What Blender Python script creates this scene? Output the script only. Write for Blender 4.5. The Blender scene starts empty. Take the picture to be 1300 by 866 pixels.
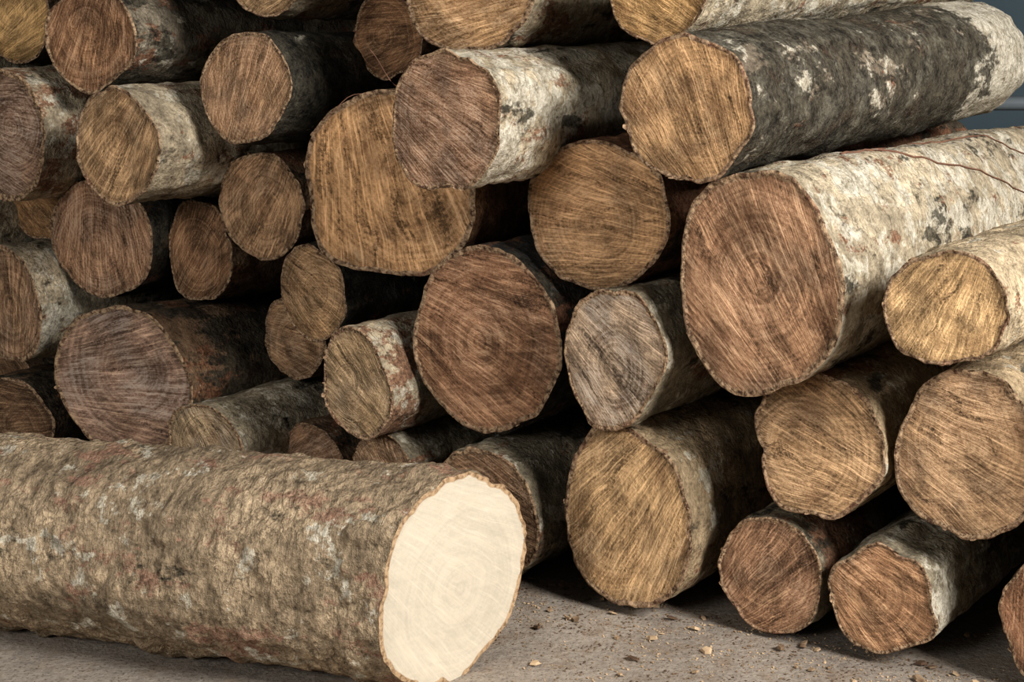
import bpy, math, random
import numpy as np
from mathutils import Matrix, Vector
YAW=math.radians(34)      # heading of the log pile (logs point away from the viewer and to the right)
# Every log: id -> centre of its sawn face (mm, world), radius mm, width/height %, heading offset mrad, pitch mrad
TAB="""-1379,4456,1251,126,116,6,0 -1085,4116,1193,133,124,0,0 -1360,4243,937,168,101,-11,10 -971,3880,934,144,104,-1,4
-636,3799,1075,135,100,-31,-6 -629,3953,780,142,101,2,-5 -1111,4240,659,169,114,-9,9 -824,4115,637,137,91,1,1
-1404,4313,462,164,92,0,-3 -1384,4614,707,104,125,4,2 -1028,4039,311,204,125,-3,-35 -770,3824,191,108,125,3,-3
-488,3810,579,125,89,0,0 -571,4040,417,113,95,-2,0 -353,3490,418,125,90,-5,0 -505,3840,162,83,125,10,1
-300,3563,209,70,125,0,0 -69,3357,153,157,97,5,7 -286,3616,857,208,125,4,4 -132,3167,1033,137,98,-25,5
-60,3394,540,207,96,-1,1 174,3267,836,155,110,15,-1 205,3128,559,148,81,3,-8 237,3140,214,193,81,0,0
331,3009,1064,136,103,13,49 463,2951,742,210,86,0,0 761,2726,728,107,107,0,0 591,2961,419,148,94,0,0
838,2805,442,159,89,2,2 521,3014,131,123,92,-4,-2 709,2879,133,115,98,0,0 985,2728,153,122,80,-10,4
-93,3440,1290,131,125,-14,12 281,3168,1290,108,98,3,59 -308,3957,1199,101,103,-4,2 -595,3882,1347,110,117,0,3
-1541,4722,146,101,125,6,-1 -1714,4516,1100,189,122,0,0 -1758,4599,642,185,114,-15,-10 -1870,4721,254,168,123,-20,7
-1415,4338,122,132,125,3,18 1052,2631,513,142,95,7,4 1136,2564,224,121,108,9,5 -944,4057,1459,138,125,0,0
-323,3699,1445,107,118,0,0 113,3344,1461,107,111,0,70"""
ROWS=[(k+1,)+tuple(int(v) for v in s.split(",")) for k,s in enumerate(TAB.split())]
# ---------------------------------------------------------------- noise
def _hash(ix,iy,iz,seed):
    h=(ix.astype(np.int64)*374761393+iy.astype(np.int64)*668265263+iz.astype(np.int64)*2147483647+seed*1274126177)&0xFFFFFFFF
    h=((h^(h>>13))*1274126177)&0xFFFFFFFF
    h=((h^(h>>16))*2246822519)&0xFFFFFFFF
    h=h^(h>>15)
    return (h&0xFFFFFF)/float(0xFFFFFF)*2-1
def vnoise(p,seed=0):
    i=np.floor(p).astype(np.int64); f=p-i; f=f*f*(3-2*f)
    x,y,z=i[:,0],i[:,1],i[:,2]; fx,fy,fz=f[:,0],f[:,1],f[:,2]
    out=0
    for dx in (0,1):
        for dy in (0,1):
            for dz in (0,1):
                w=(fx if dx else 1-fx)*(fy if dy else 1-fy)*(fz if dz else 1-fz)
                out=out+w*_hash(x+dx,y+dy,z+dz,seed)
    return out
def fbm(p,seed=0,oct=3,gain=.5):
    a=1;s=0;t=0
    for o in range(oct):
        s=s+a*vnoise(p*(2.03**o)+o*17.3,seed+o); t+=a; a*=gain
    return s/t
# ---------------------------------------------------------------- node helpers
class NT:
    def __init__(s,mat): mat.use_nodes=True; s.t=mat.node_tree; s.n=s.t.nodes; s.l=s.t.links; s.bsdf=s.n["Principled BSDF"]
    def put(s,sock,v):
        if v is None: return
        if isinstance(v,bpy.types.NodeSocket): s.l.new(v,sock)
        else: sock.default_value=v
    def m(s,op,a,b=None,c=None,clamp=False):
        n=s.n.new("ShaderNodeMath"); n.operation=op; n.use_clamp=clamp
        for k,v in enumerate((a,b,c)): s.put(n.inputs[k],v)
        return n.outputs[0]
    def vm(s,op,a,b=None,scale=None):
        n=s.n.new("ShaderNodeVectorMath"); n.operation=op
        s.put(n.inputs[0],a); s.put(n.inputs[1],b)
        if scale is not None: s.put(n.inputs["Scale"],scale)
        return n.outputs["Value"] if op in("LENGTH","DOT_PRODUCT") else n.outputs[0]
    def comb(s,x,y,z):
        n=s.n.new("ShaderNodeCombineXYZ")
        for k,v in enumerate((x,y,z)): s.put(n.inputs[k],v)
        return n.outputs[0]
    def sep(s,v):
        n=s.n.new("ShaderNodeSeparateXYZ"); s.put(n.inputs[0],v); return n.outputs
    def noise(s,vec,scale=1,detail=3,rough=.5,dist=0):
        n=s.n.new("ShaderNodeTexNoise"); s.put(n.inputs["Vector"],vec)
        n.inputs["Scale"].default_value=scale;n.inputs["Detail"].default_value=detail;n.inputs["Roughness"].default_value=rough;n.inputs["Distortion"].default_value=dist
        return n.outputs[0]
    def vor(s,vec,scale,feature="DISTANCE_TO_EDGE"):
        n=s.n.new("ShaderNodeTexVoronoi"); n.feature=feature; s.put(n.inputs["Vector"],vec); n.inputs["Scale"].default_value=scale
        return n.outputs["Distance"]
    def mr(s,v,a,b,c=0.,d=1.,smooth=False):
        n=s.n.new("ShaderNodeMapRange"); n.clamp=True
        if smooth: n.interpolation_type="SMOOTHSTEP"
        for k,x in enumerate((v,a,b,c,d)): s.put(n.inputs[k],x)
        return n.outputs[0]
    def mix(s,f,a,b,blend="MIX"):
        n=s.n.new("ShaderNodeMix"); n.data_type="RGBA"; n.blend_type=blend
        s.put(n.inputs[0],f)
        for k,v in ((6,a),(7,b)):
            if isinstance(v,tuple) and len(v)==3: v=(*v,1)
            s.put(n.inputs[k],v)
        return n.outputs[2]
    def attr(s,name,kind="OBJECT",out="Fac"):
        n=s.n.new("ShaderNodeAttribute"); n.attribute_type=kind; n.attribute_name=name; return n.outputs[out]
    def bump(s,h,strength,dist,prev=None):
        n=s.n.new("ShaderNodeBump"); s.put(n.inputs["Height"],h); n.inputs["Strength"].default_value=strength; n.inputs["Distance"].default_value=dist
        if prev is not None: s.l.new(prev,n.inputs["Normal"])
        return n.outputs[0]
    def fin(s,col,rough=.8,normal=None,spec=.3):
        s.put(s.bsdf.inputs["Base Color"],col if not (isinstance(col,tuple) and len(col)==3) else (*col,1))
        s.put(s.bsdf.inputs["Roughness"],rough); s.put(s.bsdf.inputs["Specular IOR Level"],spec)
        if normal is not None: s.l.new(normal,s.bsdf.inputs["Normal"])
def lin(r,g,b):
    f=lambda c:(c/255/12.92) if c/255<.04045 else ((c/255+.055)/1.055)**2.4
    return (f(r),f(g),f(b))
def make_cut(name,contrast=1.0,ring=1.0,edge_dark=.8,bumpd=.006,fresh=False):
    mat=bpy.data.materials.new(name); t=NT(mat)
    uvn=t.n.new("ShaderNodeUVMap"); uvn.uv_map="UVMap"; uv=uvn.outputs[0]
    seed=t.attr("seed"); base=t.attr("face_col",out="Color"); painted_sheen=t.attr("painted_sheen"); rn=t.attr("rn","GEOMETRY")
    u,v,_=t.sep(uv)
    vs=t.comb(u,v,seed)
    n1=t.noise(vs,2.2,1)
    rr=t.vm("LENGTH",t.comb(t.m("SUBTRACT",u,t.attr("pith_x")),t.m("SUBTRACT",v,t.attr("pith_y")),0.))
    rings=t.noise(t.comb(t.m("MULTIPLY_ADD",n1,3.,t.m("MULTIPLY",rr,26.)),seed,0.),1,1)
    u2=t.m("ADD",u,3.2)
    ang=t.m("ARCTAN2",v,u2); l=t.vm("LENGTH",t.comb(u2,v,0.))
    wob=t.m("MULTIPLY",n1,2.6)
    fan=t.noise(t.comb(t.m("MULTIPLY_ADD",ang,120.,wob),t.m("MULTIPLY",l,1.5),seed),1,2,.8)
    fan2=t.noise(t.comb(t.m("MULTIPLY_ADD",ang,26.,wob),t.m("MULTIPLY",l,.9),t.m("ADD",seed,9.)),1,2,.6)
    w2=t.m("MULTIPLY_ADD",u,.6,v); w3=t.m("MULTIPLY_ADD",v,-.6,u)
    crs=t.noise(t.comb(t.m("MULTIPLY",w2,30.),t.m("MULTIPLY",w3,1.2),t.m("ADD",seed,4.)),1,2,.6)
    fine=t.noise(vs,30,3,.75)
    val=t.m("MULTIPLY",fan,.30)
    val=t.m("MULTIPLY_ADD",fan2,.15,val); val=t.m("MULTIPLY_ADD",rings,.17*ring,val)
    val=t.m("MULTIPLY_ADD",crs,.14,val); val=t.m("MULTIPLY_ADD",fine,.24,val)
    mult=t.mr(val,.40,.60,1-.62*contrast,1+.70*contrast)
    hair=t.mr(fan,.58,.64,0.,.5*contrast); mult=t.m("ADD",mult,hair)
    gash=t.mr(t.m("MULTIPLY_ADD",fine,.4,t.m("MULTIPLY",fan2,.6)),.36,.42,.55,1.)
    if not fresh: mult=t.m("MULTIPLY",mult,gash)
    stain=t.noise(vs,1.4,4,.65)
    mult=t.m("MULTIPLY",mult,t.mr(stain,.37,.60,1-.42*contrast,1+.14*contrast,True))
    col=t.vm("SCALE",base,scale=mult)
    col=t.mix(t.mr(val,.50,.62,0.,.38*contrast),col,lin(212,186,150))
    sf=t.m("MULTIPLY",t.mr(val,.47,.58),t.mr(t.noise(vs,1.1,1),.40,.58,0.,1.,True)); sf=t.m("MULTIPLY",sf,painted_sheen,clamp=True)
    col=t.mix(sf,col,lin(172,166,160))  # cool reflected sheen painted into the sawn-face colour as grey streaks
    rs=t.mr(t.noise(t.comb(v,u,t.m("ADD",seed,3.)),1.8,4,.6),.53,.66,0.,.28*contrast,True)
    col=t.mix(rs,col,lin(102,66,44),"MIX")
    rnn=t.m("MULTIPLY_ADD",t.m("SUBTRACT",t.noise(vs,8,3,.6),.5),.06,rn)
    rnn=t.m("ADD",rnn,t.m("MULTIPLY",t.attr("rim"),t.mr(rn,.6,.95,0.,1.)))
    ed=t.mr(rnn,.82,.945,1.,edge_dark,True)
    col=t.vm("SCALE",col,scale=ed)
    bk=t.mr(rnn,.948,.96,0.,1.)
    bn=t.noise(vs,16,3,.7)
    bc=t.mix(t.mr(bn,.38,.62),lin(78,58,44),lin(182,154,124))
    bc=t.mix(t.mr(stain,.54,.68,0.,.4),bc,lin(138,94,74)) if not fresh else t.mix(t.mr(bn,.36,.58),lin(120,96,72),lin(184,156,124))
    col=t.mix(bk,col,bc)
    t.fin(col,.78,t.bump(t.m("MULTIPLY_ADD",fan,.45,t.m("MULTIPLY_ADD",bn,.3,t.m("MULTIPLY",fine,.45))),.9,bumpd),.22)
    return mat
def make_bark(name,cell=30.,relief=.011,stretch=1.2,redc=(lin(84,54,40),lin(154,112,86)),redmax=.8):
    mat=bpy.data.materials.new(name); t=NT(mat)
    tc=t.n.new("ShaderNodeTexCoord").outputs["Object"]
    seed=t.attr("seed"); base=t.attr("bark_col",out="Color")
    li=t.attr("lichen"); rd=t.attr("red"); dk=t.attr("dark")
    zl=t.sep(tc)[2]
    co=t.vm("ADD",tc,t.comb(seed,t.m("MULTIPLY",seed,1.7),t.m("MULTIPLY",seed,.6)))
    x,y,z=t.sep(co); st=t.comb(x,y,t.m("MULTIPLY",z,.55)); tr=t.comb(x,y,t.m("MULTIPLY",z,stretch))
    big=t.noise(co,5,3,.6); med=t.noise(tr,24,5,.72); fine=t.noise(co,120,3,.7)
    m1=t.m("MULTIPLY_ADD",med,.6,t.m("MULTIPLY",fine,.4))
    mult=t.mr(m1,.36,.64,.38,1.5)
    mult=t.m("MULTIPLY",mult,t.mr(big,.35,.65,.6,1.2))
    col=t.vm("SCALE",base,scale=mult)
    rf=t.mr(t.m("ADD",t.noise(st,11,5,.72),t.m("MULTIPLY",rd,.22)),.63,.67,0.,redmax)
    col=t.mix(rf,col,t.mix(t.mr(fine,.35,.65),*redc))
    pale=t.m("MULTIPLY",t.mr(zl,1.15,1.42),t.attr("pale_far"))
    ln=t.m("ADD",t.m("ADD",t.noise(t.vm("ADD",co,(7.,3.,1.)),12,6,.72),t.m("MULTIPLY",li,.25)),t.m("MULTIPLY",pale,.3))
    lf=t.mr(ln,.66,.70,0.,.85)
    col=t.mix(lf,col,t.mix(t.mr(m1,.38,.62),lin(148,138,118),lin(226,218,200)))
    df=t.mr(t.m("SUBTRACT",t.m("ADD",t.noise(t.vm("ADD",st,(1.,9.,4.)),9,5,.7),t.m("MULTIPLY",dk,.3)),t.m("MULTIPLY",pale,.3)),.64,.69,0.,.88)
    col=t.mix(df,col,t.mix(t.mr(m1,.4,.65),lin(26,25,22),lin(94,88,74)))
    cr=t.vor(t.vm("ADD",tr,t.vm("SCALE",t.comb(med,fine,big),scale=.05)),cell)
    crm=t.mr(cr,0.,.07,.0,1.)
    crk=t.mr(big,.42,.56,0.,1.)
    cd=t.m("SUBTRACT",1.,t.m("MULTIPLY",t.m("SUBTRACT",1.,crm),t.m("MULTIPLY",crk,.55)))
    col=t.vm("SCALE",col,scale=cd)
    t.fin(col,.85,t.bump(t.m("MULTIPLY_ADD",med,1.2,t.m("MULTIPLY",fine,.35)),1.,relief),.2)
    return mat
M_CUT=make_cut("saw_cut_wood"); M_BARK=make_bark("log_bark")
M_FRESH=make_cut("fresh_cut_wood",.13,1.5,.95,.0010,True); M_BARK2=make_bark("ridged_bark",24.,.015,1.9,(lin(118,84,68),lin(172,134,114)),.65)
# ---------------------------------------------------------------- log builder
def build_log(name,C,axis,R,L,sx=1.,taper=1.05,seed=1,irr=.035,skew=(0.,0.),nth=128,nz=56,rough=.004,lump=.012,ridge=0.,flakes=24,mats=None,round_end=0.,cap_amp=.0022,lobes=(),rim_w=.0,peels=5):
    rg=np.random.default_rng(seed)
    th=np.linspace(0,2*math.pi,nth,endpoint=False)
    shape=np.ones(nth)
    for k in range(2,7):
        shape+=irr*rg.normal()*.9/(k**.7)*np.cos(k*th+rg.uniform(0,6.28))
    shape+=irr*.4*fbm(np.stack([np.cos(th)*3,np.sin(th)*3,0*th+seed],-1),seed+77,2)
    for _ in range(2):   # chipped-out bits of bark
        a0=rg.uniform(0,6.28); shape-=rg.uniform(.01,.035)*np.exp(-(np.angle(np.exp(1j*(th-a0)))/rg.uniform(.08,.2))**4)
    for (a0,am,wd) in lobes: shape+=am*np.exp(-(np.angle(np.exp(1j*(th-a0)))/wd)**2)
    shape=np.clip(shape,.86,1.2)
    zz=L*np.linspace(0,1,nz)**1.35
    TH,Z=np.meshgrid(th,zz)
    SH=np.tile(shape,(nz,1))
    rad=R*SH*(1+(taper-1)*Z/L)
    cx=np.cos(TH);sy=np.sin(TH)
    P=np.stack([cx*R,sy*R,Z],-1).reshape(-1,3)
    endf=.6+.4*np.clip(Z/.06,0,1)
    d=lump*fbm(P*np.array([5,5,2.5]),seed,2).reshape(Z.shape)+endf*rough*1.6*fbm(P*np.array([28,28,22]),seed+5,3,.6).reshape(Z.shape)
    if ridge>0:
        d+=ridge*endf*fbm(P*np.array([9,9,44]),seed+9,3,.6).reshape(Z.shape)
        kn=fbm(P*np.array([15,15,14]),seed+31,2).reshape(Z.shape); d+=.028*np.clip(kn-.2,0,1)
    for _ in range(3):
        t0=rg.uniform(0,6.28);z0=rg.uniform(.15,L); 
        dd=((np.angle(np.exp(1j*(TH-t0)))*R)**2+(Z-z0)**2)/(.035**2)
        d+=rg.uniform(.006,.014)*np.exp(-dd)
    d+=np.exp(-Z/.02)*.0028*fbm(P*np.array([30,30,5]),seed+3,2).reshape(Z.shape)
    rad=rad+d
    if round_end>0:
        e=np.clip((Z-(L-round_end))/round_end,0,1); rad=rad*np.sqrt(np.clip(1-e**2.2*.75,0,1))
    bx=.012*np.sin(Z/L*3.1+rg.uniform(0,6))*Z/L; by=.008*np.sin(Z/L*2.5+rg.uniform(0,6))*Z/L
    X=cx*rad*sx+bx; Y=sy*rad+by
    fade=np.clip(1-Z/(.5*L),0,1)
    jag=.004*fbm(np.stack([cx[0]*R*45,sy[0]*R*45,0*cx[0]],-1),seed+11,3,.65)
    Zs=Z+(skew[0]*X+skew[1]*Y)*fade+np.exp(-Z/.03)*jag[None,:]
    side=np.stack([X,Y,Zs],-1).reshape(-1,3)
    nside=len(side)
    idx=np.arange(nside).reshape(nz,nth); nx=np.roll(idx,-1,axis=1)
    q=np.stack([idx[:-1],idx[1:],nx[1:],nx[:-1]],-1).reshape(-1,4)
    rns=np.array([1,.985,.97,.958,.948,.935,.91,.87,.83,.78,.73,.68,.62,.56,.5,.44,.38,.32,.26,.2,.14,.08,.03])
    nr=len(rns)
    rim=np.stack([X[0],Y[0]],-1)
    cxy=rim[None]*rns[:,None,None]
    cu=cxy/np.array([R*sx,R])
    rot=rg.uniform(0,6.28)
    U=cu[...,0]*math.cos(rot)-cu[...,1]*math.sin(rot); V=cu[...,0]*math.sin(rot)+cu[...,1]*math.cos(rot)
    ang=np.arctan2(V,U+3.2); l=np.hypot(V,U+3.2)
    q3=np.stack([ang.ravel()*60,l.ravel()*2.,0*l.ravel()+seed],-1)
    cz=cap_amp*fbm(q3,seed,2).reshape(U.shape)+cap_amp*2*fbm(np.stack([U.ravel()*2.2,V.ravel()*2.2,0*U.ravel()],-1),seed+2,2).reshape(U.shape)
    w=np.clip((1-rns)/.05,0,1)[:,None]
    cz=cz*w+skew[0]*cxy[...,0]+skew[1]*cxy[...,1]
    bw=np.exp(-((rns-.975)/.018)**2)[:,None]
    cz-=bw*(.002+.003*fbm(np.stack([np.cos(th)*R*50,np.sin(th)*R*50,0*th],-1),seed+21,2))[None,:]*(1 if cap_amp>.001 else .3)
    cz[0]=Zs[0]
    cap=np.stack([cxy[...,0],cxy[...,1],cz],-1).reshape(-1,3)
    ci=np.arange(nr*nth).reshape(nr,nth)+nside; cn=np.roll(ci,-1,axis=1)
    qc=np.stack([ci[:-1],cn[:-1],cn[1:],ci[1:]],-1).reshape(-1,4)
    cen=len(side)+len(cap)
    brns=np.array([1,.8,.4]); bxy=np.stack([X[-1]-bx[-1,0],Y[-1]-by[-1,0]],-1)[None]*brns[:,None,None]
    back=np.stack([bxy[...,0]+bx[-1,0],bxy[...,1]+by[-1,0],np.full(bxy.shape[:2],L)+(1-brns)[:,None]*round_end*.25],-1).reshape(-1,3)
    bi=np.arange(3*nth).reshape(3,nth)+cen+1; bn=np.roll(bi,-1,axis=1)
    qb=np.stack([bi[:-1],bi[1:],bn[1:],bn[:-1]],-1).reshape(-1,4)
    bcen=cen+1+3*nth
    verts=[side,cap,np.zeros((1,3)),back,np.array([[bx[-1,0],by[-1,0],L+round_end*.25]])]
    tri=[(ci[-1,j],cn[-1,j],cen) for j in range(nth)]
    trb=[(bi[-1,j],bcen,bn[-1,j]) for j in range(nth)]
    nv=bcen+1
    quads=np.concatenate([q,qc,qb]); tris=np.array(tri+trb)
    fv=[];ft=[]
    for k in range(flakes+peels):
        big_=k<peels
        j=rg.integers(nth); p=np.array([X[0,j],Y[0,j],Zs[0,j]])
        tdir=np.array([-math.sin(th[j]),math.cos(th[j]),0]); rdir=np.array([math.cos(th[j]),math.sin(th[j]),0])
        if big_:
            wd=rg.uniform(.005,.012); ln=rg.uniform(.006,.016); dr=rdir*rg.uniform(-.1,.5)+tdir*rg.uniform(-.6,.6)+np.array([0,0,rg.uniform(-1.,-.2)]); p=p-rdir*.004+np.array([0,0,.004])
        else:
            wd=rg.uniform(.002,.006); ln=rg.uniform(.003,.009); dr=rdir*rg.uniform(-.8,.25)+tdir*rg.uniform(-1.2,1.2)+np.array([0,0,rg.uniform(-.5,.2)]); p=p-rdir*rg.uniform(.01,.06)*R
        dr/=np.linalg.norm(dr)
        b=nv+len(fv)
        fv+= [p-tdir*wd, p+tdir*wd, p+tdir*wd*.7+dr*ln*.7+rdir*.002, p+dr*ln, p-tdir*wd*.8+dr*ln*.6]
        ft+= [(b,b+1,b+2),(b,b+2,b+4),(b+2,b+3,b+4)]
    if fv: verts.append(np.array(fv)); tris=np.concatenate([tris,np.array(ft)])
    V3=np.concatenate(verts)
    me=bpy.data.meshes.new(name)
    nq,nt_=len(quads),len(tris)
    me.vertices.add(len(V3)); me.vertices.foreach_set("co",V3.astype(np.float32).ravel())
    loops=np.concatenate([quads.ravel(),tris.ravel()]).astype(np.int32)
    me.loops.add(len(loops)); me.loops.foreach_set("vertex_index",loops)
    me.polygons.add(nq+nt_)
    starts=np.concatenate([np.arange(nq)*4,nq*4+np.arange(nt_)*3]).astype(np.int32)
    me.polygons.foreach_set("loop_start",starts)
    mi=np.zeros(nq+nt_,np.int32); mi[len(q):len(q)+len(qc)+len(qb)]=1; mi[nq:]=1
    me.polygons.foreach_set("material_index",mi)
    me.polygons.foreach_set("use_smooth",np.ones(nq+nt_,bool))
    uvv=np.zeros((len(V3),2)); uvv[nside:nside+nr*nth]=np.stack([U,V],-1).reshape(-1,2)
    b0=cen+1; uvv[b0:b0+3*nth]=(bxy/np.array([R*sx,R])).reshape(-1,2)
    if fv: uvv[nv:]=np.array(fv)[:,:2]/R
    rnv=np.ones(len(V3)); rnv[nside:nside+nr*nth]=np.repeat(rns,nth); rnv[cen]=0; rnv[b0:b0+3*nth]=np.repeat(brns,nth); rnv[bcen]=0
    uvl=me.uv_layers.new(name="UVMap"); uvl.data.foreach_set("uv",uvv[loops].astype(np.float32).ravel())
    at=me.attributes.new("rn","FLOAT","POINT"); at.data.foreach_set("value",rnv.astype(np.float32))
    me.update(calc_edges=True); me.validate()
    for m in (mats or (M_BARK,M_CUT)): me.materials.append(m)
    ob=bpy.data.objects.new(name,me); bpy.context.collection.objects.link(ob)
    a=Vector(axis).normalized(); up=Vector((0,0,1)); x=up.cross(a).normalized(); y=a.cross(x)
    M=Matrix((x,y,a)).transposed().to_4x4(); M.translation=Vector(C); ob.matrix_world=M
    ob["seed"]=float(seed*1.37%50); ob["pith_x"]=float(rg.uniform(-.2,.2)); ob["pith_y"]=float(rg.uniform(-.2,.2)); ob["rim"]=float(rim_w); ob["pale_far"]=0.
    return ob
def style(o,face,bark,lichen,red,dark,painted_sheen=0.):
    o["face_col"]=[float(c) for c in lin(*face)]; o["bark_col"]=[float(c) for c in lin(*bark)]
    o["lichen"]=float(lichen); o["red"]=float(red); o["dark"]=float(dark); o["painted_sheen"]=float(painted_sheen)  # last value: amount of reflected sheen painted on the sawn face
GR=(156,144,122); WH=(182,167,142); BR=(128,105,83); TN=(174,153,123); DK=(80,77,72)
DEF=((168,134,100),GR,.5,.3,.2,.2)
ST={1:((192,156,108),BR,.1,.2,.4,0),2:((158,120,90),(126,116,100),.3,.3,.4,.1),3:((142,114,94),WH,.5,.6,.1,.4),4:((166,134,100),WH,.45,.3,.15,.1),
5:((162,128,98),DK,.3,.1,.95,.15),6:((168,134,102),BR,.2,.5,.4,.1),7:((156,122,96),DK,.2,.5,.7,.25),8:((144,110,82),BR,.1,.5,.4,.1),
9:((144,114,88),WH,.6,.2,.15,.15),10:((152,118,84),BR,.2,.4,.5,0),11:((162,132,112),BR,.2,.4,.7,.5),12:((172,148,118),GR,.5,.2,.15,.4),
13:((172,138,102),DK,.3,.3,.7,.15),14:((168,134,102),BR,.2,.4,.5,.2),15:((174,146,112),WH,.5,.7,.05,.3),16:((156,124,98),BR,.4,.3,.3,.3),
17:((156,126,98),GR,.5,.3,.1,.2),18:((160,128,100),GR,.45,.2,.25,.15),19:((194,152,110),(146,112,84),.2,.5,.2,.1),20:((156,122,96),WH,.8,.25,.15,.3),
21:((158,120,92),DK,.1,.4,.6,.1),22:((184,146,108),(140,106,82),.1,.6,.3,.1),23:((174,150,126),GR,.45,.3,.2,.6),24:((190,156,116),TN,.4,.2,.2,.15),
25:((188,150,110),(128,116,100),.58,.3,.88,.1),26:((164,127,98),WH,.65,.25,.25,.1),27:((204,168,124),(192,172,142),.3,.1,0,0),28:((182,148,112),TN,.35,.4,.25,.1),
29:((182,148,114),TN,.35,.3,.25,.15),30:((152,118,92),GR,.3,.5,.3,.1),31:((170,131,99),GR,.7,.2,.2,.1),32:((158,118,90),GR,.3,.3,.2,.1),
33:((186,148,108),WH,.5,.5,.2,.15),34:((186,148,102),WH,.6,.3,.1,0),35:((140,106,78),BR,.1,.3,.4,0),36:((168,138,104),GR,.3,.3,.3,0),37:((130,102,78),BR,.1,.3,.4,0),41:((118,92,70),BR,.1,.3,.6,0)}
IRR={19:.065,22:.06,21:.055,26:.05,20:.055}
LOB={24:((1.25,.12,.35),),20:((-1.1,.09,.4),),21:((1.9,.05,.4),),26:((-1.4,.05,.4),),33:((0.,.06,.5),)}
RIM={3:.05,4:.03,9:.04,12:.03,15:.05,14:.03,5:.03,27:.02,33:.03,23:.03,18:.03,29:.025,28:.025,24:.02,26:.015,25:.015,31:.03,30:.02}
LOGS={}
for row in ROWS:
    i,x,y,z,r,sx,yw,pt=row
    ya=YAW+yw/1000; p=pt/1000
    ax=(math.sin(ya)*math.cos(p),math.cos(ya)*math.cos(p),math.sin(p))
    rr=random.Random(i)
    o=build_log("cut_log",(x/1000,y/1000,z/1000),ax,r/1000*.995,(1.66 if i==25 else 1.8),sx/100,seed=i*7+3,irr=IRR.get(i,.05),taper=(1.17 if i==25 else 1.0+.05*rr.random()),flakes=34,lump=.012,rough=.006,
        round_end=.14 if i==25 else .0,lobes=LOB.get(i,()),rim_w=RIM.get(i,.01))
    style(o,*ST.get(i,DEF)); LOGS[i]=o
LOGS[25]["pale_far"]=1.
o=build_log("fresh_cut_tree_trunk",(-.11,2.80,.202),(-.948,.318,-.008),.202,1.75,1.0,.94,seed=77,irr=.03,skew=(.35,-.04),nth=300,nz=300,rough=.007,lump=.018,ridge=.0045,flakes=8,mats=(M_BARK2,M_FRESH),cap_amp=.0006,peels=0)
style(o,(200,189,170),(168,148,122),.33,.31,.10,0.)
# ---------------------------------------------------------------- room
def plane(name,vs,mat):
    me=bpy.data.meshes.new(name); me.from_pydata(vs,[],[(0,1,2,3)]); me.materials.append(mat)
    ob=bpy.data.objects.new(name,me); bpy.context.collection.objects.link(ob); return ob
mf=bpy.data.materials.new("dusty_concrete"); t=NT(mf); tc=t.n.new("ShaderNodeTexCoord").outputs["Object"]
a=t.noise(tc,2.5,4,.6); b=t.noise(tc,60,4,.75); c=t.noise(tc,14,4,.65)
col=t.mix(t.mr(t.m("MULTIPLY_ADD",a,.5,t.m("MULTIPLY",b,.5)),.36,.64),lin(122,113,104),lin(178,167,154))
col=t.mix(t.mr(c,.50,.68,0.,.5),col,lin(134,113,92))
col=t.mix(t.mr(t.noise(tc,150,2),.58,.68,0.,.7),col,lin(80,64,50))
t.fin(col,.9,t.bump(t.m("ADD",b,t.m("MULTIPLY",c,.6)),.7,.006),.2)
plane("floor",[(-6,-4,0),(7,-4,0),(7,9,0),(-6,9,0)],mf)
mw=bpy.data.materials.new("painted_wall"); t=NT(mw); tc=t.n.new("ShaderNodeTexCoord").outputs["Object"]
t.fin(t.mix(t.noise(tc,1.5,4),lin(70,84,92),lin(100,116,124)),.8)
plane("wall_back",[(-6,8,0),(7,8,0),(7,8,3.4),(-6,8,3.4)],mw)
plane("sky_block_wall_left",[(-5,-1,0),(-5,8,0),(-5,8,3.4),(-5,-1,3.4)],mw)  # unseen wall, added to keep sky light off the left side
mc=bpy.data.materials.new("sky_block_grey"); t=NT(mc); t.fin(lin(70,66,62),.9)
plane("sky_block_ceiling",[(-6,1.5,3.4),(7,1.5,3.4),(7,9,3.4),(-6,9,3.4)],mc)  # unseen, added to stop sky light leaking into the gaps between logs
# tubes
def tube(pts,rad,n=7):
    pts=[Vector(p) for p in pts]; vs=[];fs=[]
    for k,p in enumerate(pts):
        d=(pts[min(k+1,len(pts)-1)]-pts[max(k-1,0)]).normalized(); a=d.orthogonal().normalized(); b=d.cross(a)
        r=rad*(1-.5*k/len(pts)) if rad<.01 else rad
        for j in range(n): an=6.2832*j/n; vs.append(p+a*math.cos(an)*r+b*math.sin(an)*r)
    for k in range(len(pts)-1):
        for j in range(n): fs.append((k*n+j,k*n+(j+1)%n,(k+1)*n+(j+1)%n,(k+1)*n+j))
    fs.append(tuple(range(n))[::-1]); fs.append(tuple((len(pts)-1)*n+j for j in range(n)))
    return vs,fs
def tubes(name,lst,mat,parent=None):
    vs=[];fs=[]
    for pts,r in lst:
        v,f=tube(pts,r); b=len(vs); vs+=v; fs+=[tuple(b+i for i in q) for q in f]
    me=bpy.data.meshes.new(name); me.from_pydata(vs,[],fs); me.materials.append(mat)
    for p in me.polygons: p.use_smooth=True
    ob=bpy.data.objects.new(name,me); bpy.context.collection.objects.link(ob); ob.parent=parent; return ob
mv=bpy.data.materials.new("dry_vine"); t=NT(mv); tc=t.n.new("ShaderNodeTexCoord").outputs["Object"]
t.fin(t.mix(t.noise(tc,30,2),lin(84,58,48),lin(140,104,84)),.8)
o=LOGS[26]; bpy.context.view_layer.update()
rs=random.Random(5)
def on_log(o,z,th_):
    dirv=Vector((math.cos(th_),math.sin(th_),0)); hit,loc,nor,_=o.ray_cast(Vector((0,0,z))+dirv*.6,-dirv)
    p=(loc+dirv*.002) if hit else Vector((0,0,z))+dirv*.215
    return o.matrix_world@p
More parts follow.
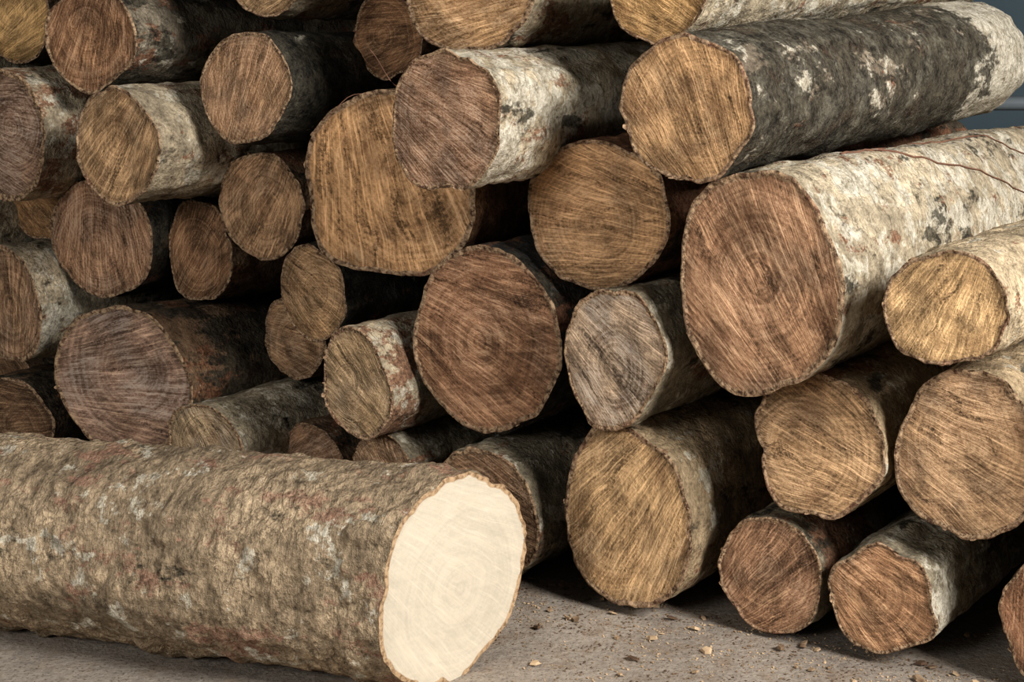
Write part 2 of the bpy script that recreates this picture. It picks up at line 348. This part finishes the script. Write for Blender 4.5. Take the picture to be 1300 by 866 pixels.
def path(z0,z1,t0,t1,n=40,w=.03):
    ph=rs.uniform(0,6); return [on_log(o,z0+(z1-z0)*k/n,t0+(t1-t0)*(k/n)**1.4+w*math.sin(ph+k*.3)) for k in range(n+1)]
tubes("dry_vine",[(path(.3,1.35,1.75,2.95),.0026),(path(.62,1.6,1.5,2.5),.0024)],mv)
o=LOGS[19]; tw=[]
for k in range(9):
    z0=rs.uniform(.02,.3); t0=rs.uniform(1.1,1.9); p=on_log(o,z0,t0); d=Vector((rs.uniform(-1,1),rs.uniform(-1,.3),rs.uniform(-.1,.5))).normalized(); L_=rs.uniform(.06,.15)
    tw.append(([p+d*L_*s/8+Vector((0,0,.03*math.sin(s*.5+k)*s/8)) for s in range(9)],.0016))
tubes("dry_twigs",tw,mv)
mr_=bpy.data.materials.new("grey_steel"); t=NT(mr_); t.fin(lin(120,128,132),.5)
rail=bpy.data.objects.new("steel_handrail",None); bpy.context.collection.objects.link(rail)
tubes("rails",[([(1.2,6.4,.93),(3.5,6.4,.93)],.03),([(1.2,6.4,.8),(3.5,6.4,.8)],.02)],mr_,rail)
tubes("posts",[([(x_,6.4,0),(x_,6.4,.93)],.025) for x_ in (1.25,2.3,3.4)],mr_,rail)
# wood chips and bark crumbs lying on the floor
mch=bpy.data.materials.new("wood_chip"); t=NT(mch); tc=t.n.new("ShaderNodeTexCoord").outputs["Object"]
t.fin(t.mix(t.mr(t.noise(tc,12,2),.4,.62),lin(92,72,56),lin(196,170,138)),.85)
rg=np.random.default_rng(12); vs=[];fs=[]
for k in range(5200):
    s=rg.uniform(-.15,1.3); off=abs(rg.normal())*.28-.06
    x=s*math.cos(YAW)-off*math.sin(YAW); y=3.36-s*math.sin(YAW)-off*math.cos(YAW)
    if k%3==0: x=rg.uniform(-.2,1.2); y=rg.uniform(2.2,3.1)
    if k%9==0: x=rg.uniform(-1.4,0.); y=rg.uniform(2.2,2.75)
    sz=rg.uniform(.0008,.0036) if rg.random()<.975 else rg.uniform(.005,.014)
    qx,qy=x+.11,y-2.80; al=qx*-.948+qy*.318; pe=abs(qx*.318+qy*.948)
    asp=rg.uniform(.35,1); an=rg.uniform(0,6.28); n=5; h=sz*rg.uniform(.15,.6); b=len(vs)
    tx,ty=rg.uniform(-.35,.35,2)
    if al>-.1 and pe<.2: continue
    for lvl in (0,1):
        for j in range(n):
            a_=an+j*6.283/n; rr=sz*rg.uniform(.7,1.15)*(1 if lvl==0 else .8)
            lx=math.cos(a_-an)*rr; ly=math.sin(a_-an)*rr*asp
            px=lx*math.cos(an)-ly*math.sin(an); py=lx*math.sin(an)+ly*math.cos(an)
            vs.append((x+px,y+py,max(.0002,(h if lvl else 0)+max(0,(px*tx+py*ty)+sz*.3)*1.)))
    fs.append(tuple(b+n+j for j in range(n)))
    for j in range(n): fs.append((b+j,b+(j+1)%n,b+n+(j+1)%n,b+n+j))
me=bpy.data.meshes.new("wood_chips"); me.from_pydata(vs,[],fs); me.materials.append(mch)
ob=bpy.data.objects.new("wood_chips",me); bpy.context.collection.objects.link(ob)
# ---------------------------------------------------------------- lights
def area(name,loc,tgt,size,power,col):
    ld=bpy.data.lights.new(name,"AREA"); ld.shape="RECTANGLE"; ld.size=size[0]; ld.size_y=size[1]; ld.energy=power; ld.color=col
    ob=bpy.data.objects.new(name,ld); bpy.context.collection.objects.link(ob); ob.location=loc
    ob.rotation_euler=(Vector(tgt)-Vector(loc)).to_track_quat("-Z","Y").to_euler()
area("doorway_light",(3.4,-.1,3.1),(0.2,3.2,.5),(1.8,1.4),400,(1.,.985,.96))
area("left_fill_light",(-3.2,-1.2,2.3),(-.2,3.6,.6),(1.8,1.4),125,(1.,.99,.97))  # added fill from the left front to brighten the sawn faces
w=bpy.data.worlds.new("daylight"); bpy.context.scene.world=w; w.use_nodes=True
w.node_tree.nodes["Background"].inputs[0].default_value=(.85,.92,1,1); w.node_tree.nodes["Background"].inputs[1].default_value=.08
vs_=bpy.context.scene.view_settings; vs_.view_transform="Standard"
try: vs_.look="Medium High Contrast"
except Exception: pass
cd=bpy.data.cameras.new("camera"); co=bpy.data.objects.new("camera",cd); bpy.context.collection.objects.link(co)
co.location=(0,0,1.2); co.rotation_euler=(math.pi/2-math.radians(11),0,0); cd.sensor_width=36; cd.lens=36*2000/1300
bpy.context.scene.camera=co
